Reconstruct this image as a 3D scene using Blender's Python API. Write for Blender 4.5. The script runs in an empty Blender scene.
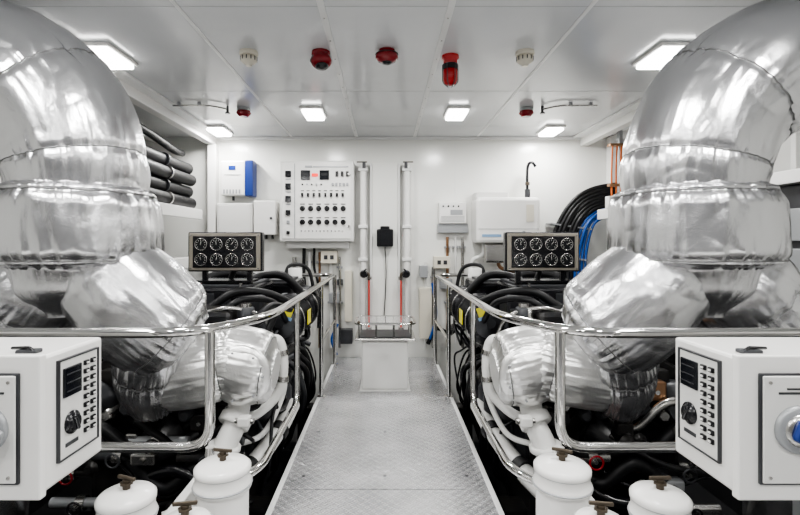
import bpy, bmesh, math, random
from mathutils import Vector, Matrix, noise, Euler
random.seed(7)
V=Vector
sc_=bpy.context.scene
try:
    sc_.view_settings.view_transform='AgX'; sc_.view_settings.look='AgX - Medium High Contrast'
except Exception as e: print(e)
# ---------------------------------------------------------------- materials
def mat(name,col,metal=0.0,rough=0.5,bump=None,emit=None,estr=0,var=None,coat=0,trans=0,spec=None):
    m=bpy.data.materials.new(name); m.use_nodes=True
    nt=m.node_tree; p=nt.nodes['Principled BSDF']
    p.inputs['Base Color'].default_value=(*col,1)
    p.inputs['Metallic'].default_value=metal
    p.inputs['Roughness'].default_value=rough
    if spec is not None: p.inputs['Specular IOR Level'].default_value=spec
    if coat: p.inputs['Coat Weight'].default_value=coat
    if trans: p.inputs['Transmission Weight'].default_value=trans
    if emit:
        p.inputs['Emission Color'].default_value=(*emit,1); p.inputs['Emission Strength'].default_value=estr
    tc=nt.nodes.new('ShaderNodeTexCoord')
    last=None
    for it in (bump or []):
        sc,st,dist=it[:3]
        n=nt.nodes.new('ShaderNodeTexNoise'); n.inputs['Scale'].default_value=sc; n.inputs['Detail'].default_value=4
        if len(it)>3:
            n.noise_type='RIDGED_MULTIFRACTAL'; n.inputs['Detail'].default_value=3; n.inputs['Distortion'].default_value=.6
        nt.links.new(tc.outputs['Object'],n.inputs['Vector'])
        b=nt.nodes.new('ShaderNodeBump'); b.inputs['Strength'].default_value=st; b.inputs['Distance'].default_value=dist
        nt.links.new(n.outputs['Fac'],b.inputs['Height'])
        if last: nt.links.new(last.outputs['Normal'],b.inputs['Normal'])
        last=b
    if last: nt.links.new(last.outputs['Normal'],p.inputs['Normal'])
    if var:
        sc,c2=var
        n=nt.nodes.new('ShaderNodeTexNoise'); n.inputs['Scale'].default_value=sc; n.inputs['Detail'].default_value=5
        nt.links.new(tc.outputs['Object'],n.inputs['Vector'])
        r=nt.nodes.new('ShaderNodeValToRGB'); r.color_ramp.elements[0].position=.35; r.color_ramp.elements[1].position=.65
        r.color_ramp.elements[0].color=(*col,1); r.color_ramp.elements[1].color=(*c2,1)
        nt.links.new(n.outputs['Fac'],r.inputs['Fac']); nt.links.new(r.outputs['Color'],p.inputs['Base Color'])
    return m
M={}
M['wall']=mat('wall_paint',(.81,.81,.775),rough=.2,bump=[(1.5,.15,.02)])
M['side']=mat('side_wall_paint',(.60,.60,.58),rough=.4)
M['rear']=mat('front_bulkhead_darkened',(.08,.08,.085),rough=.5,var=(1.5,(.22,.22,.22)))  # unseen wall behind the camera, toned dark to add contrast to foil reflections
M['ceil']=mat('ceiling_panel',(.60,.61,.62),rough=.16,var=(.9,(.68,.69,.70)),bump=[(1.2,.25,.02)])
M['white']=mat('white_enamel',(.80,.79,.77),rough=.22)
M['white2']=mat('offwhite_enamel',(.70,.695,.675),rough=.32)
M['cream']=mat('cream_plastic',(.68,.64,.54),rough=.4)
M['seam']=mat('seam_sealant',(.38,.39,.39),rough=.6)
M['batten']=mat('batten',(.74,.74,.73),rough=.32)
M['grey']=mat('grey_plate',(.34,.35,.36),rough=.4,metal=.3)
M['dgrey']=mat('dark_grey',(.055,.058,.063),rough=.38,metal=.2,var=(6,(.03,.03,.034)))
M['black']=mat('black_paint',(.006,.006,.008),rough=.24)
M['rubber']=mat('black_rubber',(.006,.006,.007),rough=.45,spec=.35)
M['iron']=mat('cast_iron_paint',(.016,.017,.02),rough=.3,metal=.35,bump=[(30,.3,.005)],var=(4,(.04,.037,.034)))
M['chrome']=mat('polished_steel',(.80,.79,.77),metal=1,rough=.07)
M['steel']=mat('brushed_steel',(.52,.51,.49),metal=1,rough=.26)
M['silver']=mat('foil_jacket',(.68,.68,.69),metal=1,rough=.27,bump=[(5,.35,.008,1),(14,.22,.004),(45,.35,.0025),(130,.45,.0013),(380,.5,.0006)])
M['silver2']=mat('foil_jacket_light',(.86,.855,.84),metal=.88,rough=.33,bump=[(7,.4,.008,1),(40,.4,.003),(130,.45,.0013)])
M['seamfoil']=mat('foil_seam',(.22,.22,.22),metal=.9,rough=.45)
M['red']=mat('red_plastic',(.22,.004,.010),rough=.22)
M['redlens']=mat('red_lens',(.36,.006,.01),rough=.15,emit=(.8,.02,.02),estr=.04)
M['redfluid']=mat('red_fluid',(.7,.05,.035),rough=.3)
M['blue']=mat('blue_plastic',(.004,.025,.17),rough=.35)
M['bluecable']=mat('blue_cable',(.008,.08,.34),rough=.4)
M['orange']=mat('orange_cable',(.65,.16,.03),rough=.45)
M['yellow']=mat('yellow_sticker',(.75,.68,.05),rough=.5)
M['bronze']=mat('bronze_frame',(.31,.285,.24),metal=.4,rough=.33)
M['brass']=mat('brass_handle',(.085,.068,.05),metal=.5,rough=.4)
M['copper']=mat('copper_fitting',(.33,.19,.11),metal=.9,rough=.3)
M['dial']=mat('gauge_dial',(.012,.013,.015),rough=.2)
M['tick']=mat('dial_marks',(.5,.5,.46),rough=.5)
M['screen']=mat('dark_display',(.006,.007,.01),rough=.12)
M['led']=mat('red_led_digits',(.6,.02,.02),emit=(1,.05,.03),estr=1.2)
M['lamp']=mat('lamp_diffuser',(.95,.95,.95),emit=(1,.99,.965),estr=12)
M['hull']=mat('bilge_paint',(.026,.026,.028),rough=.45,var=(3,(.014,.014,.016)))
M['glass']=mat('clear_tube',(.9,.9,.9),rough=.05,trans=.9)
M['label']=mat('label_blue',(.22,.36,.55),rough=.5)

def deck_mat():
    m=mat('chequer_deck',(.50,.505,.51),metal=.65,rough=.22)
    nt=m.node_tree; p=nt.nodes['Principled BSDF']; tc=[n for n in nt.nodes if n.type=='TEX_COORD'][0]
    outs=[]
    for ang in (math.radians(45),math.radians(-45)):
        r0=nt.nodes.new('ShaderNodeVectorRotate'); r0.rotation_type='Z_AXIS'; r0.inputs['Angle'].default_value=ang
        nt.links.new(tc.outputs['Object'],r0.inputs['Vector'])
        mp=nt.nodes.new('ShaderNodeMapping')
        mp.inputs['Scale'].default_value=(72,27,1)
        nt.links.new(r0.outputs['Vector'],mp.inputs['Vector'])
        vo=nt.nodes.new('ShaderNodeTexVoronoi'); vo.inputs['Scale'].default_value=1; vo.inputs['Randomness'].default_value=.0
        vo.voronoi_dimensions='2D'
        nt.links.new(mp.outputs['Vector'],vo.inputs['Vector'])
        r=nt.nodes.new('ShaderNodeMapRange'); r.inputs['From Min'].default_value=.34; r.inputs['From Max'].default_value=.20
        nt.links.new(vo.outputs['Distance'],r.inputs['Value']); outs.append(r)
    mx=nt.nodes.new('ShaderNodeMath'); mx.operation='MAXIMUM'
    nt.links.new(outs[0].outputs[0],mx.inputs[0]); nt.links.new(outs[1].outputs[0],mx.inputs[1])
    b=nt.nodes.new('ShaderNodeBump'); b.inputs['Strength'].default_value=.8; b.inputs['Distance'].default_value=.0025
    nt.links.new(mx.outputs[0],b.inputs['Height']); nt.links.new(b.outputs['Normal'],p.inputs['Normal'])
    n=nt.nodes.new('ShaderNodeTexNoise'); n.inputs['Scale'].default_value=4; n.inputs['Detail'].default_value=8
    nt.links.new(tc.outputs['Object'],n.inputs['Vector'])
    cr=nt.nodes.new('ShaderNodeValToRGB'); cr.color_ramp.elements[0].color=(.47,.475,.49,1); cr.color_ramp.elements[1].color=(.70,.70,.71,1)
    cr.color_ramp.elements[0].position=.35; cr.color_ramp.elements[1].position=.65
    nt.links.new(n.outputs['Fac'],cr.inputs['Fac'])
    mxc=nt.nodes.new('ShaderNodeMixRGB'); mxc.inputs['Color2'].default_value=(.86,.86,.87,1)
    mf=nt.nodes.new('ShaderNodeMath'); mf.operation='MULTIPLY'; mf.inputs[1].default_value=.6
    nt.links.new(mx.outputs[0],mf.inputs[0]); nt.links.new(mf.outputs[0],mxc.inputs['Fac'])
    nt.links.new(cr.outputs['Color'],mxc.inputs['Color1']); nt.links.new(mxc.outputs['Color'],p.inputs['Base Color'])
    return m
M['deck']=deck_mat()

# ---------------------------------------------------------------- builder
def catmull(pts,n=8,closed=False):
    pts=[V(p) for p in pts]
    if len(pts)<3: 
        return [pts[0].lerp(pts[-1],i/n) for i in range(n+1)]
    out=[]
    P=[pts[0]*2-pts[1]]+pts+[pts[-1]*2-pts[-2]]
    for i in range(1,len(P)-2):
        a,b,c,d=P[i-1],P[i],P[i+1],P[i+2]
        for k in range(n):
            t=k/n
            out.append(.5*((2*b)+(c-a)*t+(2*a-5*b+4*c-d)*t*t+(3*b-a-3*c+d)*t**3))
    out.append(pts[-1].copy()); return out
def fillet(pts,rad,n=7):
    pts=[V(p) for p in pts]; out=[pts[0]]
    for i in range(1,len(pts)-1):
        a,b,c=pts[i-1],pts[i],pts[i+1]
        r=min(rad,(a-b).length*.48,(c-b).length*.48)
        p=b+(a-b).normalized()*r; q=b+(c-b).normalized()*r
        for k in range(n+1):
            t=k/n; out.append(p*(1-t)**2+b*2*t*(1-t)+q*t*t)
    out.append(pts[-1]); return out
def frames(path):
    T=[]
    for i in range(len(path)):
        a=path[max(0,i-1)]; b=path[min(len(path)-1,i+1)]; t=(b-a)
        T.append(t.normalized() if t.length>1e-9 else V((0,0,1)))
    up=V((0,0,1)) if abs(T[0].z)<.9 else V((0,1,0))
    N=[(up-T[0]*up.dot(T[0])).normalized()]
    for i in range(1,len(path)):
        n=N[-1]-T[i]*N[-1].dot(T[i]); N.append(n.normalized())
    return T,N
class B:
    def __init__(s,name): s.name=name; s.v=[]; s.f=[]; s.m=[]; s.s=[]; s.mats=[]
    def mi(s,k):
        if k not in s.mats: s.mats.append(k)
        return s.mats.index(k)
    def add(s,vs,fs,k,smooth=True):
        o=len(s.v); s.v+= [tuple(v) for v in vs]; i=s.mi(k)
        for f in fs: s.f.append([o+a for a in f]); s.m.append(i); s.s.append(smooth)
    def box(s,c,sz,k,rot=None,bev=0,seg=2):
        bm=bmesh.new(); bmesh.ops.create_cube(bm,size=1)
        for v in bm.verts: v.co=V((v.co.x*sz[0],v.co.y*sz[1],v.co.z*sz[2]))
        if bev: bmesh.ops.bevel(bm,geom=list(bm.edges),offset=bev,segments=seg,affect='EDGES',profile=.5)
        R=Matrix.Identity(3)
        if rot: R=Euler([math.radians(a) for a in rot]).to_matrix()
        bm.verts.index_update()
        s.add([R@v.co+V(c) for v in bm.verts],[[v.index for v in f.verts] for f in bm.faces],k,False)
        bm.free(); return s
    def bx(s,x0,x1,y0,y1,z0,z1,k,bev=0):
        return s.box(((x0+x1)/2,(y0+y1)/2,(z0+z1)/2),(abs(x1-x0),abs(y1-y0),abs(z1-z0)),k,bev=bev)
    def rings(s,rs,k,cap=True,smooth=True):
        n=len(rs[0]); vs=[v for r in rs for v in r]; fs=[]
        for i in range(len(rs)-1):
            for j in range(n):
                fs.append([i*n+j,i*n+(j+1)%n,(i+1)*n+(j+1)%n,(i+1)*n+j])
        s.add(vs,fs,k,smooth)
        if cap:
            s.add(rs[0],[list(range(n))[::-1]],k,False); s.add(rs[-1],[list(range(n))],k,False)
    def lathe(s,o,ax,prof,k,seg=28,cap=True):
        ax=V(ax).normalized(); o=V(o)
        u=V((0,0,1)) if abs(ax.z)<.9 else V((1,0,0)); u=(u-ax*u.dot(ax)).normalized(); w=ax.cross(u)
        rs=[[o+ax*h+(u*math.cos(2*math.pi*j/seg)+w*math.sin(2*math.pi*j/seg))*max(r,1e-4) for j in range(seg)] for r,h in prof]
        s.rings(rs,k,cap); return s
    def cyl(s,p0,p1,r,k,r1=None,seg=20,bev=0):
        p0=V(p0);p1=V(p1); L=(p1-p0).length; r1=r if r1 is None else r1
        if bev: pr=[(r-bev,0),(r,bev),(r1,L-bev),(r1-bev,L)]
        else: pr=[(r,0),(r1,L)]
        return s.lathe(p0,p1-p0,pr,k,seg)
    def tube(s,pts,r,k,seg=10,fil=None,n=8,raw=False,closed=False,ridge=0):
        if raw: path=[V(p) for p in pts]
        elif fil is not None: path=fillet(pts,fil)
        else: path=catmull(pts,n)
        T,N=frames(path); rs=[]
        for i,p in enumerate(path):
            b=T[i].cross(N[i]); rr=r if not isinstance(r,(list,tuple)) else r[0]+(r[1]-r[0])*i/(len(path)-1)
            if ridge and i%2: rr*=1-ridge
            rs.append([p+(N[i]*math.cos(2*math.pi*j/seg)+b*math.sin(2*math.pi*j/seg))*rr for j in range(seg)])
        s.rings(rs,k,cap=not closed); return s
    def ring(s,c,ax,R,r,k,seg=32,rs=8):
        ax=V(ax).normalized()
        prof=[(R+r*math.cos(2*math.pi*i/rs),r*math.sin(2*math.pi*i/rs)) for i in range(rs+1)]
        return s.lathe(c,ax,prof,k,seg,cap=False)
    def sph(s,c,r,k,seg=20,rg=12):
        if not isinstance(r,(tuple,list)): r=(r,r,r)
        rs=[]
        for i in range(rg+1):
            a=-math.pi/2+math.pi*i/rg; cr=max(math.cos(a),1e-3)
            rs.append([V(c)+V((r[0]*cr*math.cos(2*math.pi*j/seg),r[1]*cr*math.sin(2*math.pi*j/seg),r[2]*math.sin(a))) for j in range(seg)])
        s.rings(rs,k,cap=False); return s
    def jacket(s,pts,rad,k,seg=160,n=14,seams=(),wr=.012,pinch=.018,ends=(True,True),seed=0,lump=.012,fold_len=.06):
        path=catmull(pts,n)
        T,N=frames(path); S=[0]
        for i in range(1,len(path)): S.append(S[-1]+(path[i]-path[i-1]).length)
        L=S[-1]; sm=list(seams)
        rs=[]; m=len(path)-1
        for i,p in enumerate(path):
            u=i/m*(len(rad)-1); a=int(min(u,len(rad)-2)); t=u-a; t=t*t*(3-2*t)
            r=rad[a]*(1-t)+rad[a+1]*t
            st=S[i]/L; b=T[i].cross(N[i])
            dmin=min([abs(st-q)*L for q in sm]+([S[i]] if ends[0] else [])+([L-S[i]] if ends[1] else [])+[9])
            row=[]
            for j in range(seg):
                th=2*math.pi*j/seg; c_,s_=math.cos(th),math.sin(th)
                w=noise.noise(V((c_*5+seed,s_*5,S[i]*3+seed)))
                w2=noise.noise(V((c_*12+seed,s_*12,S[i]*5)))
                fold=(.6-abs(w)*2.4)*.5+(.5-abs(w2)*2.4)*.5
                q=p+N[i]*c_*r+b*s_*r
                big=noise.noise(q*3.2+V((seed,0,0)))*lump+noise.noise(q*8+V((seed,3,0)))*lump*.3
                c1=max(1-abs(noise.noise(q*6+V((0,seed,1))))*3,0)**3
                rr=r+big-c1*lump*.22+fold*wr*(math.exp(-dmin/fold_len)+.06)-pinch*math.exp(-(dmin/.016)**2)
                row.append(p+(N[i]*c_+b*s_)*rr)
            rs.append(row)
        s.rings(rs,k,cap=True)
        for q in sm:
            i=min(range(len(S)),key=lambda z:abs(S[z]/L-q)); 
            cen=path[i]; row=[cen+(v-cen)*1.004 for v in rs[i]]
            s.tube(row+[row[0],row[1]],.0024,'seamfoil',seg=5,raw=True,closed=True)
        return rs
    def done(s,parent=None):
        me=bpy.data.meshes.new(s.name); me.from_pydata(s.v,[],s.f)
        for k in s.mats: me.materials.append(M[k])
        for i,p in enumerate(me.polygons): p.material_index=s.m[i]; p.use_smooth=s.s[i]
        bm=bmesh.new(); bm.from_mesh(me); bmesh.ops.recalc_face_normals(bm,faces=bm.faces); bm.to_mesh(me); bm.free()
        o=bpy.data.objects.new(s.name,me); bpy.context.scene.collection.objects.link(o)
        if parent: o.parent=parent
        return o

CZ=2.20; WY=4.80; SX=2.60; FY=-1.6; LZ=-.55
# ---------------------------------------------------------------- room shell
b=B('wall_back'); b.bx(-SX,SX,WY,WY+.1,LZ,CZ,'wall')
for x in (-1.66,-.28,.30,.70,1.64): b.bx(x-.003,x+.003,WY-.002,WY,LZ,CZ,'batten')
b.done()
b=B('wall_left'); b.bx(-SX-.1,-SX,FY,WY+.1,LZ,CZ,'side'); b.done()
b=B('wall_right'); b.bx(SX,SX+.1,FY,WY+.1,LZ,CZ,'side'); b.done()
b=B('wall_front'); b.bx(-SX,SX,FY-.1,FY,LZ,CZ,'rear'); b.done()
b=B('floor'); b.bx(-SX,SX,FY,WY,LZ-.1,LZ,'hull'); b.done()
b=B('ceiling'); b.bx(-SX-.1,SX+.1,FY-.1,WY+.1,CZ,CZ+.1,'ceil'); 
for x in (-.285,.295): 
    b.bx(x-.016,x+.016,FY,WY,CZ-.006,CZ,'batten',.002)
for x in (-.93,.92):
    b.bx(x-.010,x+.010,FY,WY,CZ-.004,CZ,'batten',.001)
for y in (1.2,2.15,3.35,4.35):
    b.bx(-1.9,1.9,y-.002,y+.002,CZ-.001,CZ,'seam')
for y in [i*.25 for i in range(4,19)]:
    for x in (-.285,.295): b.cyl((x,y,CZ-.006),(x,y,CZ-.009),.004,'steel',seg=8)
b.done()
for s,nm in ((-1,'left'),(1,'right')):
    d=0 if s<0 else .27
    b=B('trim_ceiling_beam_'+nm)
    b.bx(s*(1.68+d),s*(1.76+d),2.36,WY,CZ-.09,CZ,'white',.006)
    b.bx(s*(1.60+d),s*(1.68+d),2.36,WY,CZ-.02,CZ,'batten',.004)
    b.bx(s*2.25,s*2.30,2.40,WY,CZ-.06,CZ,'batten',.004)
    b.done()
    b=B('trim_corner_post_'+nm)
    d=0 if s<0 else .55
    b.bx(s*(1.66+d),s*(1.74+d),WY-.10,WY,LZ,CZ-.09 if s<0 else CZ-.01,'white',.006)
    b.done()
b=B('trim_wall_top'); b.bx(-1.66,2.2,WY-.025,WY,CZ-.03,CZ,'batten',.004); b.done()

# walkway
b=B('walkway_deck')
hw=.49
for y0,y1 in ((1.0,2.22),(2.226,3.42),(3.426,WY-.002)):
    b.bx(-hw,hw,y0,y1,-.02,0,'deck',.002)
b.bx(-hw+.005,hw-.005,1.0,WY-.002,-.05,-.021,'grey')
for s in (-1,1):
    b.bx(s*(hw-.012),s*(hw+.012),1.0,WY-.002,-.12,.005,'batten',.004)
    b.bx(s*(hw-.06),s*(hw-.05),1.0,WY-.002,LZ,-.05,'dgrey')
for y in (2.35,2.9,3.3,3.6,4.1,4.6):
    for x in (-.4,0,.4):
        if abs(x)>.1 or y<3.3: b.cyl((x,y,0),(x,y,.002),.009,'dgrey',seg=12)
b.done()
b=B('entrance_deck'); b.bx(-SX,SX,FY,.995,-.06,0,'deck'); b.bx(-SX,SX,.9,.95,LZ,-.06,'dgrey'); b.done()

# ---------------------------------------------------------------- ceiling lamps
def lamp(x,y,p=14):
    b=B('ceiling_light'); w,l=(.18,.28) if y<3 else (.15,.27)
    b.box((x,y,CZ-.010),(w+.03,l+.03,.020),'white',bev=.006)
    b.box((x,y,CZ-.032),(w,l,.028),'lamp',bev=.012)
    lo=b.done()
    ld=bpy.data.lights.new('lamp_glow','AREA'); ld.shape='RECTANGLE'; ld.size=w*.95; ld.size_y=l*.95; ld.energy=p; ld.color=(1,.995,.975)
    o=bpy.data.objects.new('bulb',ld); o.location=(x,y,CZ-.050); bpy.context.scene.collection.objects.link(o); o.parent=lo
for s in (-1,1):
    for x,y in ((1.56,2.68),(.575,3.86),(1.54,4.46),(.575,1.35),(1.4,1.0),(.575,-.2),(1.55,-.7)):  # pairs near and behind the camera are out of view, added for illumination
        lamp(s*x,y)

# ---------------------------------------------------------------- detectors
for x in (-.755,.775):
    b=B('smoke_detector')
    b.lathe((x,2.66,CZ),(0,0,-1),[(.05,0),(.052,.016),(.046,.024)],'cream')
    b.lathe((x,2.66,CZ-.024),(0,0,-1),[(.038,0),(.046,.012),(.046,.026),(.034,.040),(.020,.046),(.016,.056)],'cream')
    for a in range(12):
        t=a*math.pi/6; b.box((x+.044*math.cos(t),2.66+.044*math.sin(t),CZ-.042),(.006,.006,.020),'dgrey',rot=(0,0,math.degrees(t)))
    b.done()
b=B('alarm_sounder')
b.lathe((-.355,2.66,CZ),(0,0,-1),[(.05,0),(.052,.018),(.044,.024)],'red')
b.lathe((-.355,2.66,CZ-.024),(0.1,-.25,-1),[(.040,0),(.055,.012),(.057,.042),(.048,.056),(.03,.062)],'red')
b.lathe((-.348,2.64,CZ-.086),(0.1,-.25,-1),[(.036,0),(.034,.008),(.012,.012)],'black')
b.ring((-.355,2.66,CZ-.05),(0.1,-.25,-1),.056,.004,'dgrey')
b.done()
b=B('alarm_bell')
b.lathe((.01,2.64,CZ),(0,0,-1),[(.045,0),(.045,.016),(.06,.022),(.063,.045),(.05,.060),(.03,.066)],'red')
b.lathe((.01,2.64,CZ-.066),(0,0,-1),[(.028,0),(.028,.006),(.01,.012)],'black')
b.ring((.01,2.64,CZ-.024),(0,0,1),.061,.003,'black')
b.done()
b=B('strobe_beacon')
x,y=.37,2.72
b.lathe((x,y,CZ),(0,0,-1),[(.048,0),(.05,.016),(.040,.022),(.038,.05)],'redlens')
b.lathe((x,y,CZ-.05),(0,0,-1),[(.044,0),(.044,.03)],'black')
b.lathe((x,y,CZ-.08),(0,0,-1),[(.038,0),(.038,.065),(.03,.080),(.012,.086)],'redlens')
for k in range(5): b.ring((x,y,CZ-.092-k*.011),(0,0,1),.039,.0025,'redlens',seg=24,rs=6)
for a in range(6):
    t=a*math.pi/3; b.tube([(x+.044*math.cos(t),y+.044*math.sin(t),CZ-.05),(x+.044*math.cos(t),y+.044*math.sin(t),CZ-.15),(x+.02*math.cos(t),y+.02*math.sin(t),CZ-.172)],.0025,'dgrey',seg=5,fil=.02)
b.done()
for s in (-1,1):
    b=B('heat_detector')
    x,y=s*1.11,3.77
    b.lathe((x,y,CZ),(0,0,-1),[(.05,0),(.055,.016),(.05,.024)],'grey')
    b.lathe((x,y,CZ-.024),(0,0,-1),[(.05,0),(.058,.018),(.035,.045)],'red')
    b.done()
    b=B('ceiling_sprinkler_pipe')
    b.tube([(s*1.60,3.62,CZ-.022),(s*1.32,3.62,CZ-.022),(s*1.22,3.72,CZ-.022)],.007,'steel',fil=.05)
    b.cyl((s*1.22,3.72,CZ),(s*1.22,3.72,CZ-.05),.010,'dgrey'); b.cyl((s*1.22,3.72,CZ-.05),(s*1.22,3.72,CZ-.058),.02,'dgrey')
    for q in (1.55,1.4): b.box((s*q,3.62,CZ-.012),(.02,.03,.024),'grey')
    b.done()

# ---------------------------------------------------------------- exhausts
for s in (-1,1):
    b=B('exhaust_pipe'); X=lambda pts:[(s*x,y,z) for x,y,z in pts]
    sd=3.1 if s<0 else 8.7
    b.jacket(X([(1.276,2.0,1.33),(1.282,2.0,1.46),(1.33,2.0,1.62),(1.43,2.0,1.75),(1.58,2.0,1.85),(1.80,2.0,1.90),(2.05,2.0,1.91),(2.3,2.0,1.91),(2.59,2.0,1.91)]),
       [.255,.270,.274,.276,.278,.280,.278,.272,.27],'silver',n=24,seams=(.085,.26,.44,.64),wr=.013,seed=sd,lump=.013,pinch=.007,fold_len=.07)
    b.jacket(X([(1.276,2.0,1.37),(1.276,2.0,1.34),(1.276,2.0,1.28),(1.276,2.0,1.2),(1.276,2.0,1.12),(1.276,2.0,1.07),(1.276,2.0,1.04)]),
       [.262,.300,.318,.320,.318,.304,.25],'silver',n=13,seams=(.1,.9),wr=.028,seed=sd+2,lump=.012,pinch=.010,fold_len=.045)
    b.jacket(X([(1.28,2.02,1.07),(1.285,2.02,.98),(1.28,2.03,.86)]),[.27,.24,.15],'silver',n=20,wr=.014,seed=sd+5,ends=(True,False),lump=.008)
    b.jacket(X([(1.22,1.99,1.08),(1.13,2.0,.985),(1.03,2.01,.88),(.935,2.04,.785),(.875,2.08,.725)]),[.17,.215,.238,.232,.165],'silver',n=22,seams=(.84,),wr=.016,seed=sd+7,lump=.012,pinch=.010)
    b.jacket(X([(1.36,1.99,1.06),(1.46,2.0,.96),(1.58,2.02,.85),(1.68,2.05,.73),(1.75,2.1,.5),(1.78,2.15,.2),(1.78,2.15,LZ)]),[.15,.20,.205,.20,.17,.15,.14],'silver',n=16,seams=(.12,.33,.5),wr=.014,seed=sd+9,lump=.012,pinch=.010)
    b.jacket(X([(.95,2.02,.80),(.99,2.02,.68),(1.03,2.08,.55),(1.05,2.18,.42)]),[.15,.135,.125,.11],'silver',n=16,seams=(.5,),wr=.014,seed=sd+11,lump=.01,pinch=.010)
    b.done()
    b=B('turbocharger'); 
    b.jacket(X([(1.06,2.14,.53),(.96,2.14,.545),(.84,2.15,.57),(.74,2.17,.59),(.68,2.2,.60)]),[.11,.15,.16,.155,.12],'silver2',n=16,seams=(.2,.8),wr=.014,seed=sd+13,pinch=.010)
    b.jacket(X([(.78,2.2,.60),(.71,2.2,.595),(.62,2.2,.575),(.545,2.2,.555),(.50,2.2,.55)]),[.12,.17,.175,.16,.10],'silver2',n=14,seams=(.15,.85),wr=.012,seed=sd+15,pinch=.010)
    b.lathe((s*.63,2.08,.565),(0,-1,-.1),[(.13,-.03),(.137,-.005),(.132,.008),(.10,.014),(.04,.016)],'silver2',seg=36)
    for a in range(7):
        t=a*math.pi*2/7; b.cyl((s*.63+.105*math.cos(t),2.066,.565+.105*math.sin(t)),(s*.63+.105*math.cos(t),2.052,.565+.105*math.sin(t)),.005,'grey',seg=6)
    b.tube(X([(.66,2.2,.45),(.67,2.16,.34),(.70,2.1,.25),(.73,2.1,.12),(.75,2.15,-.1)]),.050,'white2',seg=18)
    b.cyl((s*.665,2.17,.36),(s*.68,2.14,.325),.072,'white2',seg=24,bev=.006)
    b.cyl((s*.70,2.1,.26),(s*.705,2.1,.235),.070,'white2',seg=24,bev=.004)
    b.box((s*.60,2.05,.38),(.05,.05,.04),'white2',bev=.006); b.cyl((s*.56,2.05,.38),(s*.64,2.05,.38),.012,'steel')
    b.done()
    b=B('coolant_pipe')
    b.tube(X([(.60,2.36,.66),(.535,2.40,.655),(.515,2.42,.58),(.515,2.42,.47),(.54,2.40,.38),(.62,2.34,.31),(.70,2.3,.29)]),.024,'white2',seg=14)
    b.tube(X([(.56,2.42,.62),(.53,2.48,.5),(.53,2.50,.36),(.60,2.38,.20),(.72,2.3,.17)]),.014,'white2',seg=12)
    b.tube(X([(.56,2.9,.16),(.58,2.6,.12),(.64,2.3,.07),(.74,2.05,.03),(.9,1.95,.0)]),.045,'white2',seg=16)
    for p,q in (((.575,2.62,.123),(.585,2.56,.115)),((.64,2.3,.07),(.66,2.25,.065)),((.74,2.05,.03),(.77,2.03,.026))):
        b.cyl((s*p[0],p[1],p[2]),(s*q[0],q[1],q[2]),.054,'rubber')
    b.cyl((s*.52,2.42,.60),(s*.515,2.42,.575),.03,'steel'); b.cyl((s*.515,2.42,.47),(s*.517,2.42,.445),.03,'steel')
    b.done()

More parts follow.
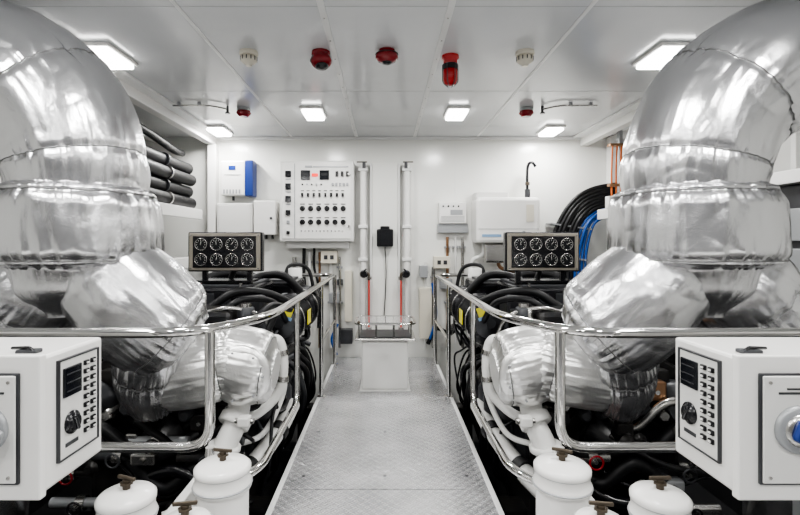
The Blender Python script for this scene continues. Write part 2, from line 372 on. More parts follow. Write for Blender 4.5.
# ---------------------------------------------------------------- engines
for s in (-1,1):
    rnd=random.Random(11 if s<0 else 23)
    b=B('marine_diesel_engine'); X=lambda pts:[(s*x,y,z) for x,y,z in pts]
    b.bx(s*.72,s*1.45,2.35,4.2,-.35,.34,'iron',.03)
    b.bx(s*.90,s*1.35,2.3,4.25,LZ,-.30,'iron',.02)
    for y in (2.5,3.2,4.0):
        b.box((s*.68,y,-.25),(.2,.14,.08),'iron',bev=.01); b.box((s*1.5,y,-.25),(.2,.14,.08),'iron',bev=.01)
        b.bx(s*.60,s*.72,y-.05,y+.05,LZ,-.28,'dgrey'); b.bx(s*1.45,s*1.57,y-.05,y+.05,LZ,-.28,'dgrey')
    for i in range(6):
        y=2.5+i*.29
        for q,an in ((.82,-28),(1.40,28)):
            b.box((s*q,y,.43),(.26,.25,.22),'iron',rot=(0,s*an,0),bev=.015)
            b.box((s*(q-.03 if q<1 else q+.03),y,.56),(.20,.22,.09),'black',rot=(0,s*an,0),bev=.025,seg=3)
            for dy in (-.09,.09): b.cyl((s*(q-.05 if q<1 else q+.05),y+dy,.58),(s*(q-.07 if q<1 else q+.07),y+dy,.63),.010,'steel',seg=6)
        b.tube(X([(1.05,y,.55),(.98,y+.02,.64),(.88,y+.03,.60)]),.006,'steel',seg=6)
        b.box((s*.715,y,.12),(.02,.20,.18),'dgrey',bev=.008)
        for dy in (-.08,.08):
            for dz in (-.07,.07): b.cyl((s*.705,y+dy,.12+dz),(s*.695,y+dy,.12+dz),.008,'steel',seg=6)
    b.box((s*1.10,3.2,.62),(.44,1.5,.22),'iron',bev=.04,seg=3)
    b.box((s*1.06,3.20,.80),(.50,.60,.14),'black',bev=.02)
    b.box((s*1.06,3.20,.875),(.45,.55,.02),'dgrey',bev=.006)
    for i in range(7): b.box((s*1.06,2.97+i*.075,.888),(.38,.02,.010),'black')
    for dx in (-.18,.18): b.cyl((s*1.06+dx,2.93,.87),(s*1.06+dx,2.93,.895),.010,'steel',seg=6)
    for i in range(5): b.box((s*(.86+i*.1),2.897,.80),(.06,.008,.07),'dgrey',bev=.003)
    b.box((s*.90,3.80,.74),(.46,.5,.22),'black',bev=.03)
    b.box((s*.90,3.80,.855),(.36,.4,.02),'dgrey',bev=.006)
    b.box((s*1.35,2.75,.72),(.30,.32,.20),'dgrey',bev=.03)
    b.box((s*.92,2.62,.72),(.26,.30,.14),'iron',bev=.03)
    b.box((s*.78,2.85,.78),(.16,.20,.12),'dgrey',bev=.02)
    b.cyl((s*.74,2.55,.70),(s*.74,2.55,.80),.045,'dgrey',seg=18,bev=.005); b.cyl((s*.74,2.55,.80),(s*.74,2.55,.82),.03,'steel',seg=14)
    for y0 in (2.95,3.55):
        b.lathe((s*.645,y0,.65),(0,1,0),[(.05,0),(.125,.005),(.145,.02),(.145,.06),(.13,.065),(.13,.34),(.145,.345),(.145,.37),(.08,.385)],'black',seg=32)
        for k in range(10): b.ring((s*.645,y0+.08+k*.026,.65),(0,1,0),.132,.007,'rubber',seg=28,rs=6)
        b.ring((s*.645,y0+.03,.65),(0,1,0),.147,.005,'steel',seg=32,rs=6)
        b.lathe((s*.645,y0-.002,.65),(0,-1,0),[(.10,0),(.09,.012),(.03,.014),(.03,.03)],'dgrey',seg=24)
        b.tube(X([(.66,y0+.36,.65),(.68,y0+.45,.66),(.8,y0+.5,.66),(.95,y0+.45,.64)]),.06,'rubber',seg=16,ridge=.08)
    b.box((s*.496,3.14,.66),(.004,.12,.09),'yellow'); b.box((s*.60,2.936,.72),(.07,.004,.06),'yellow',rot=(0,s*-20,0)); b.box((s*.60,2.935,.68),(.06,.004,.02),'label',rot=(0,s*-20,0))
    b.lathe((s*.68,2.62,.32),(0,-1,0),[(.10,0),(.12,.02),(.12,.06),(.10,.065),(.10,.08),(.12,.085),(.12,.1),(.06,.11)],'dgrey')
    b.lathe((s*1.12,2.35,.18),(0,-1,0),[(.17,0),(.18,.02),(.16,.03),(.16,.05),(.18,.06),(.18,.08),(.06,.085),(.05,.12)],'black')
    b.lathe((s*1.38,2.35,.38),(0,-1,0),[(.09,0),(.10,.02),(.10,.10),(.07,.11),(.07,.14)],'dgrey')
    b.lathe((s*.82,2.35,.10),(0,-1,0),[(.08,0),(.09,.02),(.09,.12),(.05,.14)],'iron')
    b.box((s*1.12,2.33,.42),(.5,.06,.22),'iron',bev=.015)
    for k in range(5): b.lathe((s*(.93+k*.09),2.32,.34+.03*(k%2)),(0,-1,0),[(.03,0),(.03,.10),(.02,.11)],('dgrey','steel','copper')[k%3],seg=14)
    for k in range(3):
        b.lathe((s*.62,2.75+k*.15,.27),(0,0,-1),[(.045,-.02),(.055,0),(.055,.18),(.035,.2)],'black' if k!=1 else 'dgrey',seg=20)
        b.box((s*.66,2.75+k*.15,.30),(.14,.10,.05),'iron',bev=.01)
    for k in range(40):
        x=rnd.uniform(.74,1.5); z=rnd.uniform(-.25,.5); y=2.30-rnd.random()*.14; kk=rnd.choice(['steel','dgrey','iron','iron','copper','grey','dgrey','steel'])
        t=rnd.random()
        if t<.4:
            b.lathe((s*x,2.36,z),(0,-1,0),[(.022,0),(.022,2.36-y),(.034,2.361-y),(.034,2.372-y),(.018,2.374-y),(.016,2.40-y)],kk,seg=14)
        elif t<.7:
            b.box((s*x,y,z),(rnd.uniform(.05,.12),.06,rnd.uniform(.04,.1)),kk,bev=.008)
            b.cyl((s*x,y-.03,z),(s*x,y-.045,z),.012,'steel',seg=6)
        else:
            w_=rnd.uniform(.06,.16); b.cyl((s*(x-w_),y,z),(s*(x+w_),y,z),.022,kk,seg=14); b.cyl((s*(x-.02),y,z),(s*(x+.02),y,z),.034,'steel',seg=14)
            b.cyl((s*x,y,z),(s*x,y-.06,z),.01,'steel',seg=8); b.ring((s*x,y-.06,z),(0,1,0),.03,.005,rnd.choice(['red','dgrey','black']),seg=20,rs=6)
    for k in range(30):
        x=rnd.uniform(.58,.86); y=rnd.uniform(2.5,4.1); z=rnd.uniform(.62,.76)
        kk=rnd.choice(['steel','dgrey','iron','grey','dgrey'])
        if rnd.random()<.5: b.box((s*x,y,z),(rnd.uniform(.03,.09),rnd.uniform(.04,.1),rnd.uniform(.03,.08)),kk,bev=.006)
        else: b.cyl((s*x,y,z-.04),(s*x,y,z+.05),rnd.uniform(.012,.03),kk,seg=12,bev=.003)
    cols=['rubber','rubber','rubber','black','black','dgrey','steel','rubber','rubber']
    for k in range(40):
        y=2.3+rnd.random()*1.9; x=.56+rnd.random()*.75; z=.25+rnd.random()*.5
        p=[(x,y,z)]
        for q in range(4):
            x=min(max(x+rnd.uniform(-.13,.13),.55),1.5); y=min(max(y+rnd.uniform(-.28,.28),2.3),4.25); z=min(max(z+rnd.uniform(-.14,.12),.0),.80)
            p.append((x,y,z))
        b.tube(X(p),rnd.choice([.006,.009,.012,.018,.024]),rnd.choice(cols),seg=8)
    for k in range(10):
        x=.62+rnd.random()*.6; z=rnd.uniform(-.3,.4)
        b.tube(X([(x,2.3,z),(x+.1,2.22,z-.05),(x+.25,2.2,z+rnd.uniform(-.15,.1)),(x+.5,2.25,z+rnd.uniform(-.2,.1))]),rnd.choice([.010,.014,.02,.03]),rnd.choice(['rubber','dgrey','steel','rubber','rubber','iron','black']),seg=10)
    for k in range(12):
        y=2.45+k*.15; zz=rnd.uniform(-.1,.15)
        b.tube(X([(.78,y,.3),(.66,y+.03,.22),(.60,y+.05,zz),(.66,y+.1,-.2)]),rnd.choice([.008,.014,.024]),rnd.choice(cols),seg=8)
    b.cyl((s*.76,4.05,.55),(s*.76,4.05,.93),.06,'white2',seg=20,bev=.008)
    b.tube(X([(.84,4.0,.83),(.80,4.05,.95),(.66,4.1,.92),(.60,4.1,.7)]),.016,'rubber',seg=10)
    b.tube(X([(1.0,3.4,.85),(.9,3.5,.90),(.74,3.5,.90),(.62,3.55,.78)]),.030,'rubber',seg=12)
    b.tube(X([(1.35,3.5,.7),(1.3,3.6,.88),(1.1,3.7,.90),(.9,3.7,.82)]),.040,'rubber',seg=12,ridge=.1)
    b.tube(X([(.98,2.7,.78),(.85,2.75,.86),(.70,2.85,.84),(.60,2.95,.78),(.58,3.1,.72)]),.024,'rubber',seg=12)
    b.tube(X([(.90,2.55,.74),(.78,2.6,.83),(.64,2.75,.80),(.60,3.0,.62)]),.018,'rubber',seg=12)
    b.tube(X([(.92,2.5,.78),(.80,2.5,.80),(.66,2.58,.74),(.62,2.75,.55)]),.012,'steel',seg=10)
    b.done()
    b=B('engine_gauge_panel'); cx=-.99 if s<0 else .975; y=3.0; cz=1.085; w,h=.46,.245
    b.box((cx,y,cz),(w,.06,h),'black',bev=.008)
    b.box((cx,y-.032,cz),(w-.02,.012,h-.016),'bronze',bev=.004)
    b.box((cx,y-.04,cz),(w-.07,.008,h-.05),'black',bev=.003)
    for i in range(4):
        for j in range(2):
            gx=cx-.142+.095*i; gz=cz+.047-.094*j
            b.lathe((gx,y-.042,gz),(0,-1,0),[(.038,0),(.039,.008),(.036,.012),(.034,.009)],'steel',seg=28)
            b.cyl((gx,y-.042,gz),(gx,y-.052,gz),.034,'dial',seg=28)
            for t in range(9):
                a=math.radians(-40+t*32.5); b.box((gx+.026*math.cos(a),y-.0525,gz+.026*math.sin(a)),(.006,.001,.0022),'tick',rot=(0,-math.degrees(a),0))
            a=rnd.uniform(.3,2.6); b.box((gx+.009*math.cos(a),y-.053,gz+.009*math.sin(a)),(.022,.001,.002),'tick',rot=(0,-math.degrees(a),0))
            b.cyl((gx,y-.052,gz),(gx,y-.055,gz),.004,'steel',seg=8)
    for dx in (-1,1):
        for dz in (-1,1): b.cyl((cx+dx*(w/2-.022),y-.038,cz+dz*(h/2-.02)),(cx+dx*(w/2-.022),y-.044,cz+dz*(h/2-.02)),.005,'steel',seg=8)
        b.box((cx+dx*.14,y+.02,.935),(.03,.03,.11),'black')
    b.box((cx,y+.03,.902),(.34,.16,.014),'black')
    b.tube([(cx,y+.03,cz-.08),(cx+.02,y+.08,.97),(cx,y+.08,.91)],.018,'rubber')
    b.done()

# ---------------------------------------------------------------- hand rails
for s in (-1,1):
    b=B('handrail'); X=lambda pts:[(s*x,y,z) for x,y,z in pts]; r=.0175
    b.tube(X([(2.45,1.60,.84),(.63,1.60,.84),(.47,1.98,.84),(.47,4.5,.84),(1.5,4.5,.84)]),r,'chrome',seg=16,fil=.16)
    b.tube(X([(.60,1.645,.835),(.60,1.645,.44),(1.75,1.645,.44)]),r,'chrome',seg=16,fil=.09)
    b.tube(X([(.47,2.56,.84),(.47,2.56,.29),(.47,1.80,.29),(.60,1.64,.29),(.60,1.645,.44)]),r*.9,'chrome',seg=14,fil=.09)
    b.cyl((s*.47,4.5,.84),(s*.47,4.5,0),r,'chrome',seg=14)
    b.cyl((s*.47,3.55,.84),(s*.47,3.55,0),r*.9,'chrome',seg=14)
    b.cyl((s*.47,4.5,0),(s*.47,4.5,.01),.03,'chrome'); b.cyl((s*.47,3.55,0),(s*.47,3.55,.01),.03,'chrome')
    b.cyl((s*1.75,1.60,.84),(s*1.75,1.60,LZ),r,'chrome',seg=14)
    b.cyl((s*1.5,4.5,.84),(s*1.5,4.5,LZ),r,'chrome',seg=14)
    b.tube(X([(.47,3.55,.42),(.47,4.5,.42)]),.012,'chrome',seg=10)
    b.done()

# ---------------------------------------------------------------- pedestal
b=B('observation_pedestal'); y=3.86
b.bx(-.18,.18,y-.17,y+.17,.012,.39,'white2',.012)
b.bx(-.195,.195,y-.185,y+.185,0,.012,'white2',.004)
b.box((0,y,.40),(.47,.40,.02),'steel',bev=.008)
b.box((0,y,.413),(.40,.32,.008),'dgrey',bev=.003)
rr=fillet([(-.0,y-.19,.52),(.235,y-.19,.52),(.235,y+.19,.52),(-.235,y+.19,.52),(-.235,y-.19,.52),(0,y-.19,.52)],.07)
b.tube(rr,.009,'chrome',seg=8,raw=True)
b.box((0,y,.522),(.42,.33,.010),'glass',bev=.003)
for x in (-.2,-.07,.07,.2):
    for dy in (-.185,.185): b.cyl((x*1.0,y+dy,.41),(x,y+dy,.52),.006,'chrome',seg=8)
for x in (-.2,.2): b.sph((x,y-.185,.53),.014,'brass',seg=10,rg=8)
b.done()

# ---------------------------------------------------------------- foreground electrical cabinets
for s in (-1,1):
    b=B('engine_control_box'); xi=.83 if s<0 else .85; xo=1.55; y0,y1=1.15,1.41; z0,z1=.53,.865
    b.bx(s*xi,s*xo,y0,y1,z0,z1,'white',.008)
    b.bx(s*(xi-.006),s*(xo+.006),y0-.004,y0+.02,z0-.006,z1+.006,'white',.004)
    for x in (xi+.35,xo-.06):
        b.bx(s*(x-.02),s*(x+.02),y1-.06,y1-.02,LZ,z0,'grey')
    b.bx(s*(xi+.3),s*xo,y0+.06,y1,z0-.03,z0,'grey')
    px0,px1=xi+.04,xo-.05
    b.bx(s*px0,s*px1,y0-.012,y0-.003,z0+.035,z1-.035,'dgrey',.003)
    b.bx(s*(px0+.005),s*(px1-.005),y0-.016,y0-.010,z0+.040,z1-.040,'white2',.003)
    kx=s*(.975 if s>0 else .945)
    b.lathe((kx,y0-.014,.70),(0,-1,0),[(.056,0),(.056,.010),(.05,.014),(.036,.015)],'grey',seg=36)
    b.lathe((kx,y0-.026,.70),(0,-1,0),[(.040,0),(.036,.010),(.02,.012)],'steel',seg=30)
    b.box((kx+.015,y0-.048,.695),(.095,.022,.055),'grey' if s<0 else 'blue',rot=(0,20,0),bev=.010)
    b.box((kx,y0-.017,.785),(.09,.002,.005),'dgrey'); b.box((kx,y0-.017,.795),(.05,.002,.004),'dgrey')
    for x in (px0+.02,px1-.02):
        for z in (z0+.055,z1-.055): b.cyl((s*x,y0-.014,z),(s*x,y0-.019,z),.004,'steel',seg=8)
    xs=s*xi; o=-s
    b.bx(xs,xs+o*.006,1.215,1.375,.585,.84,'white2',.002)
    for (ya,yb,za,zb) in ((1.213,1.377,.838,.842),(1.213,1.377,.583,.587),(1.211,1.215,.583,.842),(1.375,1.379,.583,.842)):
        b.bx(xs,xs+o*.009,ya,yb,za,zb,'dgrey')
    near=lambda t: 1.222+t*.15 if s<0 else 1.368-t*.15
    ya,yb=near(.03),near(.50)
    b.bx(xs+o*.006,xs+o*.012,min(ya,yb),max(ya,yb),.742,.818,'screen',.002)
    for i in range(3): b.bx(xs+o*.012,xs+o*.013,min(ya,yb)+.008,max(ya,yb)-.008,.755+i*.022,.758+i*.022,'dgrey')
    yc=near(.27)
    b.lathe((xs+o*.006,yc,.67),(o,0,0),[(.030,0),(.030,.005),(.022,.008),(.020,.014)],'black',seg=26)
    b.box((xs+o*.018,yc,.67),(.012,.010,.045),'black',bev=.003,rot=(25,0,0))
    b.bx(xs+o*.006,xs+o*.008,yc-.025,yc+.025,.612,.622,'dgrey')
    for i in range(9):
        for c in (.66,.86):
            yy=near(c); z=.812-i*.023
            b.box((xs+o*.008,yy,z),(.008,.020,.013),'black',bev=.002); b.box((xs+o*.013,yy,z),(.003,.008,.005),'white')
    b.box((s*(xi+.06),y0+.05,z1+.005),(.05,.03,.010),'dgrey',bev=.003); b.tube([(s*(xi+.04),y0+.04,z1+.006),(s*(xi+.05),y0+.04,z1+.016),(s*(xi+.11),y0+.06,z1+.010)],.004,'black',seg=6,fil=.01)
    b.done()

# ---------------------------------------------------------------- fuel filter canisters
def canister(x,y,z,r):
    b=B('fuel_filter_canister')
    b.lathe((x,y,0.02),(0,0,1),[(r*.55,0),(r*.8,.02),(r*.9,.05),(r*.92,z-.12)],'white',seg=36)
    b.lathe((x,y,z-.10),(0,0,1),[(r*.92,0),(r*1.02,.004),(r*1.02,.022),(r*.96,.026),(r*.96,.05),(r,.054),(r,.066),(r*.88,.075),(r*.3,.084),(r*.2,.085)],'white',seg=40)
    b.ring((x,y,z-.086),(0,0,1),r*1.02,.003,'grey',seg=40,rs=6)
    b.ring((x,y,z-.047),(0,0,1),r*.97,.002,'grey',seg=40,rs=6)
    b.cyl((x,y,z-.016),(x,y,z+.010),.010,'brass',seg=12)
    b.cyl((x,y,z-.002),(x,y,z+.003),.018,'brass',seg=6)
    an=random.uniform(-30,30)
    b.box((x,y,z+.014),(.060,.009,.010),'brass',rot=(0,0,an),bev=.003)
    b.box((x,y-r*.93,z-.2),(r*.9,.004,.08),'label')
    b.cyl((x,y,LZ),(x,y,.03),r*.35,'grey')
    b.done()
for s in (-1,1):
    for x,y,z,r in ((.49 if s<0 else .535,1.45,.50,.083),(.70 if s<0 else .745,1.3,.49,.075),(.50 if s<0 else .54,1.2,.475,.065)):
        canister(s*x,y,z,r)
    b=B('filter_manifold'); X=lambda pts:[(s*x,y,z) for x,y,z in pts]
    b.tube(X([(.62,1.60,.30),(.62,1.40,.30),(.80,1.45,.30)]),.02,'white2',seg=12,fil=.03)
    b.bx(s*.60,s*.63,1.18,1.60,.33,.37,'white2',.003); b.bx(s*.60,s*.63,1.54,1.58,LZ,.33,'white2',.003)
    b.bx(s*.60,s*.63,1.2,1.24,LZ,.33,'white2',.003)
    b.done()

# ---------------------------------------------------------------- back wall equipment
def WX(px): return (px-385)/100
b=B('battery_charger')
b.bx(-1.60,-1.36,WY-.14,WY,1.60,1.94,'white',.012); b.bx(-1.36,-1.28,WY-.15,WY,1.595,1.945,'blue',.01)
b.bx(-1.52,-1.45,WY-.144,WY-.14,1.85,1.89,'blue'); b.bx(-1.56,-1.40,WY-.143,WY-.14,1.80,1.806,'grey')
for i in range(6): b.bx(-1.57+i*.03,-1.555+i*.03,WY-.143,WY-.14,1.62,1.66,'grey')
b.tube([(-1.5,WY-.05,1.60),(-1.5,WY-.05,1.56)],.012,'dgrey'); b.done()
b=B('junction_box'); b.bx(-1.64,-1.29,WY-.12,WY,1.22,1.53,'white2',.008); b.bx(-1.62,-1.31,WY-.125,WY-.12,1.24,1.51,'white2',.003)
for i in range(4): b.cyl((-1.58+i*.07,WY-.06,1.22),(-1.58+i*.07,WY-.06,1.18),.012,'black')
b.done()
b=B('junction_box'); b.bx(-1.27,-1.06,WY-.16,WY,1.22,1.55,'white',.008); b.cyl((-1.1,WY-.16,1.38),(-1.1,WY-.17,1.38),.012,'dgrey')
for i in range(3): b.cyl((-1.23+i*.06,WY-.06,1.22),(-1.23+i*.06,WY-.06,1.18),.012,'black')
b.done()
b=B('switchboard_cabinet'); yf=WY-.20
b.bx(-1.01,-.30,yf,WY,1.155,1.93,'white2',.01)
b.bx(-.985,-.325,yf-.008,yf,1.18,1.905,'white',.004)
b.bx(-.868,-.860,yf-.010,yf-.008,1.185,1.90,'grey')
def sq(x,z,w,h,k,d=.012): b.box((x,yf-.01-d/2,z),(w,d,h),k,bev=min(.003,d/3))
for z in (1.80,1.68,1.56): 
    sq(-.925,z,.055,.06,'screen'); sq(-.925,z-.05,.05,.012,'grey',.004)
sq(-.925,1.43,.045,.05,'black',.02); sq(-.925,1.34,.03,.03,'grey',.01); sq(-.925,1.24,.03,.03,'black',.02)
sq(-.52,1.87,.34,.012,'grey',.004); sq(-.73,1.87,.07,.02,'grey',.004)
for x in (-.76,-.58): sq(x,1.79,.09,.09,'screen'); sq(x,1.795,.07,.035,'dial',.014)
sq(-.67,1.79,.06,.03,'led',.006)
for i in range(3): sq(-.46+i*.05,1.80,.025,.05,'black',.014)
for i in range(5): b.cyl((-.79+i*.045,yf-.008,1.70),(-.79+i*.045,yf-.02,1.70),.008,'grey' if i%2 else 'black',seg=10)
for i in range(5): sq(-.50+i*.035,1.70,.02,.03,'grey',.01)
for i in range(8):
    sq(-.79+i*.055,1.60,.022,.036,'black',.016)
    sq(-.79+i*.055,1.64,.03,.008,'dgrey',.002)
for r_,z in enumerate((1.47,1.34)):
    for i in range(6):
        x=-.79+i*.078
        b.lathe((x,yf-.008,z),(0,-1,0),[(.026,0),(.026,.006),(.018,.010),(.016,.022)],'black',seg=16)
        b.box((x,yf-.035,z),(.008,.014,.03),'black',rot=(0,random.choice([0,45,-45]),0))
        sq(x,z+.042,.045,.009,'dgrey',.002)
for i in range(12): b.cyl((-.8+i*.036,yf-.008,1.255),(-.8+i*.036,yf-.014,1.255),.006,('dgrey','steel')[i%2],seg=8)
for z in (1.8,1.3): b.cyl((-.345,yf-.01,z),(-.345,yf-.03,z),.012,'steel')
b.bx(-.96,-.35,WY-.12,WY,1.09,1.155,'white2')
b.done()
b=B('gauge_mounting_board'); b.bx(-.13,.13,WY-.05,WY,.02,1.93,'wall',.004); b.bx(-.145,-.13,WY-.07,WY,.02,1.93,'batten'); b.bx(.13,.145,WY-.07,WY,.02,1.93,'batten'); b.done()
b=B('black_control_unit'); b.box((0,WY-.095,1.19),(.16,.08,.17),'black',bev=.01); b.box((0,WY-.085,1.285),(.09,.06,.04),'black',bev=.008)
b.box((0,WY-.138,1.20),(.10,.006,.06),'dial'); b.tube([(0,WY-.08,1.1),(0.01,WY-.07,.8),(-.01,WY-.07,.4)],.005,'rubber'); b.done()
for s in (-1,1):
    b=B('fluid_level_gauge'); x=s*.215; y=WY-.08
    b.cyl((x,y,.20),(x,y,1.90),.030,'white',seg=20)
    b.bx(x-.045,x+.045,WY-.03,WY,.25,1.92,'white2',.003)
    for z in (1.86,1.30,.98): b.box((x,WY-.06,z),(.09,.12,.03),'batten',bev=.004)
    b.cyl((x-s*.01,y-.04,1.93),(x-s*.01,y-.04,1.87),.016,'dgrey',seg=12); b.box((x+s*.01,y-.04,1.93),(.10,.012,.012),'brass',bev=.003)
    gx=s*.155
    b.tube([(x,y-.02,.86),(x,y-.07,.86),(gx,y-.07,.84),(gx,y-.07,.78)],.014,'brass',seg=10,fil=.02)
    b.lathe((x-s*.01,y-.08,.84),(0,-1,0),[(.035,0),(.04,.01),(.03,.03)],'black',seg=16)
    b.box((x-s*.01,y-.12,.87),(.07,.012,.015),'black',rot=(0,s*40,0),bev=.003)
    b.cyl((gx,y-.07,.80),(gx,y-.07,.32),.007,'redfluid',seg=12)
    b.cyl((gx+s*.03,y-.07,.80),(gx+s*.03,y-.07,.32),.007,'glass',seg=12)
    b.box((gx,y-.06,.80),(.05,.04,.03),'steel',bev=.004); b.box((gx,y-.06,.31),(.05,.04,.03),'steel',bev=.004)
    b.done()
b=B('pump_control_unit'); b.bx(.53,.80,WY-.10,WY,1.33,1.54,'white',.01)
for i in range(4): b.cyl((.57+i*.05,WY-.10,1.50),(.57+i*.05,WY-.106,1.50),.009,('dgrey','black')[i%2],seg=10)
b.box((.70,WY-.102,1.44),(.12,.005,.05),'grey'); 
for i in range(5): b.bx(.55,.78,WY-.103,WY-.10,1.35+i*.012,1.354+i*.012,'grey')
b.bx(.52,.82,WY-.07,WY,1.24,1.33,'grey',.004)
b.done()
b=B('water_heater')
b.bx(.86,1.46,WY-.30,WY,1.14,1.57,'white',.03); b.bx(.87,1.18,WY-.22,WY,1.55,1.63,'white2',.01)
b.box((1.0,WY-.303,1.21),(.18,.004,.025),'label'); b.box((1.36,WY-.303,1.42),(.07,.004,.16),'cream'); b.cyl((1.30,WY-.30,1.24),(1.30,WY-.31,1.24),.015,'grey')
b.bx(.875,1.445,WY-.302,WY-.30,1.27,1.274,'grey')
b.tube([(1.38,WY-.15,1.55),(1.38,WY-.15,1.86),(1.42,WY-.15,1.92),(1.46,WY-.15,1.88)],.014,'black',seg=10)
b.cyl((1.38,WY-.15,1.56),(1.38,WY-.15,1.66),.026,'dgrey'); b.cyl((1.38,WY-.15,1.70),(1.38,WY-.15,1.73),.022,'brass')
b.tube([(.96,WY-.15,1.15),(.96,WY-.15,1.02),(.84,WY-.15,.98),(.84,WY-.12,.7),(.84,WY-.12,.3)],.022,'white2',fil=.05)
b.tube([(1.1,WY-.15,1.15),(1.1,WY-.15,.9),(1.3,WY-.15,.85),(1.3,WY-.15,.3)],.018,'copper',fil=.05)
b.bx(.95,1.15,WY-.24,WY-.1,.95,1.14,'steel',.02)
b.done()
b=B('conduit_pipes')
for i,(px,z0,z1,r,k) in enumerate([(425,.4,.95,.012,'white2'),(433,.4,.9,.016,'steel'),(447,.4,1.2,.014,'copper'),(455,.45,1.2,.012,'white2'),(462,.4,1.2,.016,'steel'),(340,.4,1.0,.012,'steel'),(331,.4,1.05,.018,'white2'),(320,.4,1.05,.012,'copper'),(310,.4,1.05,.018,'white2'),(295,.4,1.0,.02,'steel')]):
    x=WX(px); b.cyl((x,WY-.03,z0-.3),(x,WY-.03,z1),r,k,seg=12)
    for z in (z0+.15,z1-.1): b.box((x,WY-.02,z),(.06,.04,.02),'grey',bev=.003)
for x,z,w,h,k,dd in ((-.55,1.0,.16,.12,'cream',1),(-.50,.60,.10,.10,'grey',0),(-.36,.62,.07,.5,'cream',0),(.38,.86,.08,.12,'grey',0),(.56,.95,.16,.12,'cream',1),(.60,.74,.12,.10,'grey',0),(.40,.45,.12,.5,'cream',0),(-.38,.22,.12,.14,'dgrey',0)):
    b.box((x,WY-.05,z),(w,.10,h),k,bev=.006)
    if dd: 
        for q in (-.03,.03): b.box((x+q,WY-.102,z),(.035,.005,.04),'dgrey')
b.tube([(.62,WY-.08,.25),(.50,WY-.09,.3),(.42,WY-.09,.15)],.02,'rubber')
b.tube([(.46,WY-.12,.75),(.50,WY-.12,.45),(.44,WY-.12,.2)],.012,'bluecable'); b.tube([(-.46,WY-.12,.35),(-.52,WY-.12,.2),(-.47,WY-.12,.05)],.012,'bluecable')
b.tube([(-.70,WY-.05,1.09),(-.70,WY-.05,.9),(-.66,WY-.05,.7),(-.66,WY-.05,.3)],.012,'rubber'); b.tube([(-.8,WY-.05,1.09),(-.8,WY-.05,.8),(-.75,WY-.05,.3)],.016,'rubber')
b.done()
b=B('vent_grille'); b.bx(-.62,-.42,WY-.02,WY,.72,.78,'grey'); 
for i in range(6): b.bx(-.62,-.42,WY-.03,WY-.02,.722+i*.01,.726+i*.01,'dgrey')
b.done()

# cables right
b=B('cable_bundle')
for i in range(11):
    o=i*.034; k='rubber' if i<7 else 'bluecable'
    b.tube([(1.60+o,WY-.14-.01*(i%3),.75),(1.61+o,WY-.14,1.02),(1.67+o,WY-.14-.015*(i%3),1.30),(1.82+o*.9,WY-.14,1.54-o*.45),(2.00+o*.6,WY-.14,1.66-o*.8),(2.25,WY-.14,1.71-o),(2.55,WY-.14,1.72-o)],.020 if k=='rubber' else .013,k,seg=10)
for z,x in ((1.0,1.76),(1.3,1.80)): b.box((x,WY-.09,z),(.40,.16,.015),'grey',rot=(0,8,0))
b.done()
b=B('orange_conduit'); 
for k in range(3): b.tube([(2.04+k*.04,4.3,2.03),(2.03+k*.04,4.3,1.8),(2.04+k*.04,4.32,1.56)],.008,'orange',seg=8)
b.box((2.08,4.32,2.02),(.14,.06,.025),'copper',bev=.004); b.box((2.08,4.32,1.66),(.14,.06,.025),'copper',bev=.004); b.bx(2.0,2.2,4.28,4.36,1.455,1.56,'white2')
b.bx(2.12,2.15,4.34,4.38,1.455,2.19,'grey')
b.done()
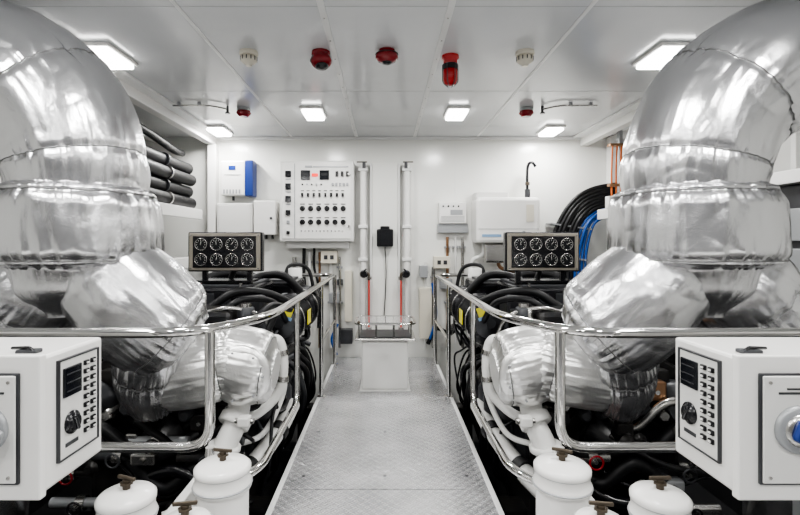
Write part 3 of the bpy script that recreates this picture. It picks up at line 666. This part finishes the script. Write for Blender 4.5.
for s in (-1,1):
    b=B('side_shelf'); xi=1.74 if s<0 else 2.02
    for z in (1.42,.98):
        b.bx(s*xi,s*SX,2.9,WY-.25,z,z+.03,'white',.004); b.bx(s*(xi-.01),s*(xi+.02),2.9,WY-.25,z-.06,z+.035,'white',.006)
    for y in (2.92,4.5): b.bx(s*2.5,s*2.54,y,y+.04,LZ,CZ,'white2',.003)
    b.bx(s*2.2,s*SX,2.9,WY,LZ,.97,'hull',.004)
    b.done()
b=B('insulated_hose_stack')
for r_ in range(4):
    for c in range(3):
        x=-1.83-c*.125-(.03 if r_%2 else 0); z=1.508+r_*.108
        b.tube([(x,2.9,z+.03+.01*((r_+c)%2)),(x+.02,3.5,z+.01),(x-.01,4.1,z+.008),(x+.01,4.5,z)],.054,'rubber',seg=16)
        for y in (3.35,4.0): b.cyl((x+.01,y,z+.01),(x+.01,y+.02,z+.01),.057,'dgrey' if c or r_%2 else 'steel',seg=16)
b.tube([(-1.85,2.9,1.98),(-1.83,3.5,2.01),(-1.86,4.2,1.96),(-1.9,4.5,1.98)],.03,'rubber',seg=12)
b.done()
for s in (-1,1):
    b=B('storage_case'); b.bx(s*2.08,s*2.45,3.3,4.4,1.01,1.2,'grey',.02); b.bx(s*2.07,s*2.09,3.5,3.6,1.1,1.16,'steel'); b.bx(s*2.07,s*2.09,4.1,4.2,1.1,1.16,'steel'); b.done()
    b=B('equipment_rack')
    b.bx(s*2.15,s*SX,2.40,2.85,LZ,1.45,'dgrey',.01)
    for i in range(6): b.bx(s*2.13,s*2.15,2.45,2.8,.1+i*.21,.27+i*.21,'grey',.004)
    for i in range(6): b.cyl((s*2.13,2.6,.18+i*.21),(s*2.12,2.6,.18+i*.21),.02,'black')
    b.bx(s*2.1,s*SX,2.36,2.88,1.45,1.52,'white',.004)
    b.done()

# ---------------------------------------------------------------- world & camera
w=bpy.data.worlds.new('World'); bpy.context.scene.world=w; w.use_nodes=True
w.node_tree.nodes['Background'].inputs[0].default_value=(.8,.85,.9,1); w.node_tree.nodes['Background'].inputs[1].default_value=.3
cd=bpy.data.cameras.new('Camera'); cam=bpy.data.objects.new('Camera',cd); bpy.context.scene.collection.objects.link(cam)
cam.location=(0,0,1.14); cam.rotation_euler=(math.radians(90),0,0)
cd.lens=21.6; cd.sensor_width=36; cd.shift_x=15/800; cd.shift_y=-14.5/800; cd.clip_start=.02
bpy.context.scene.camera=cam
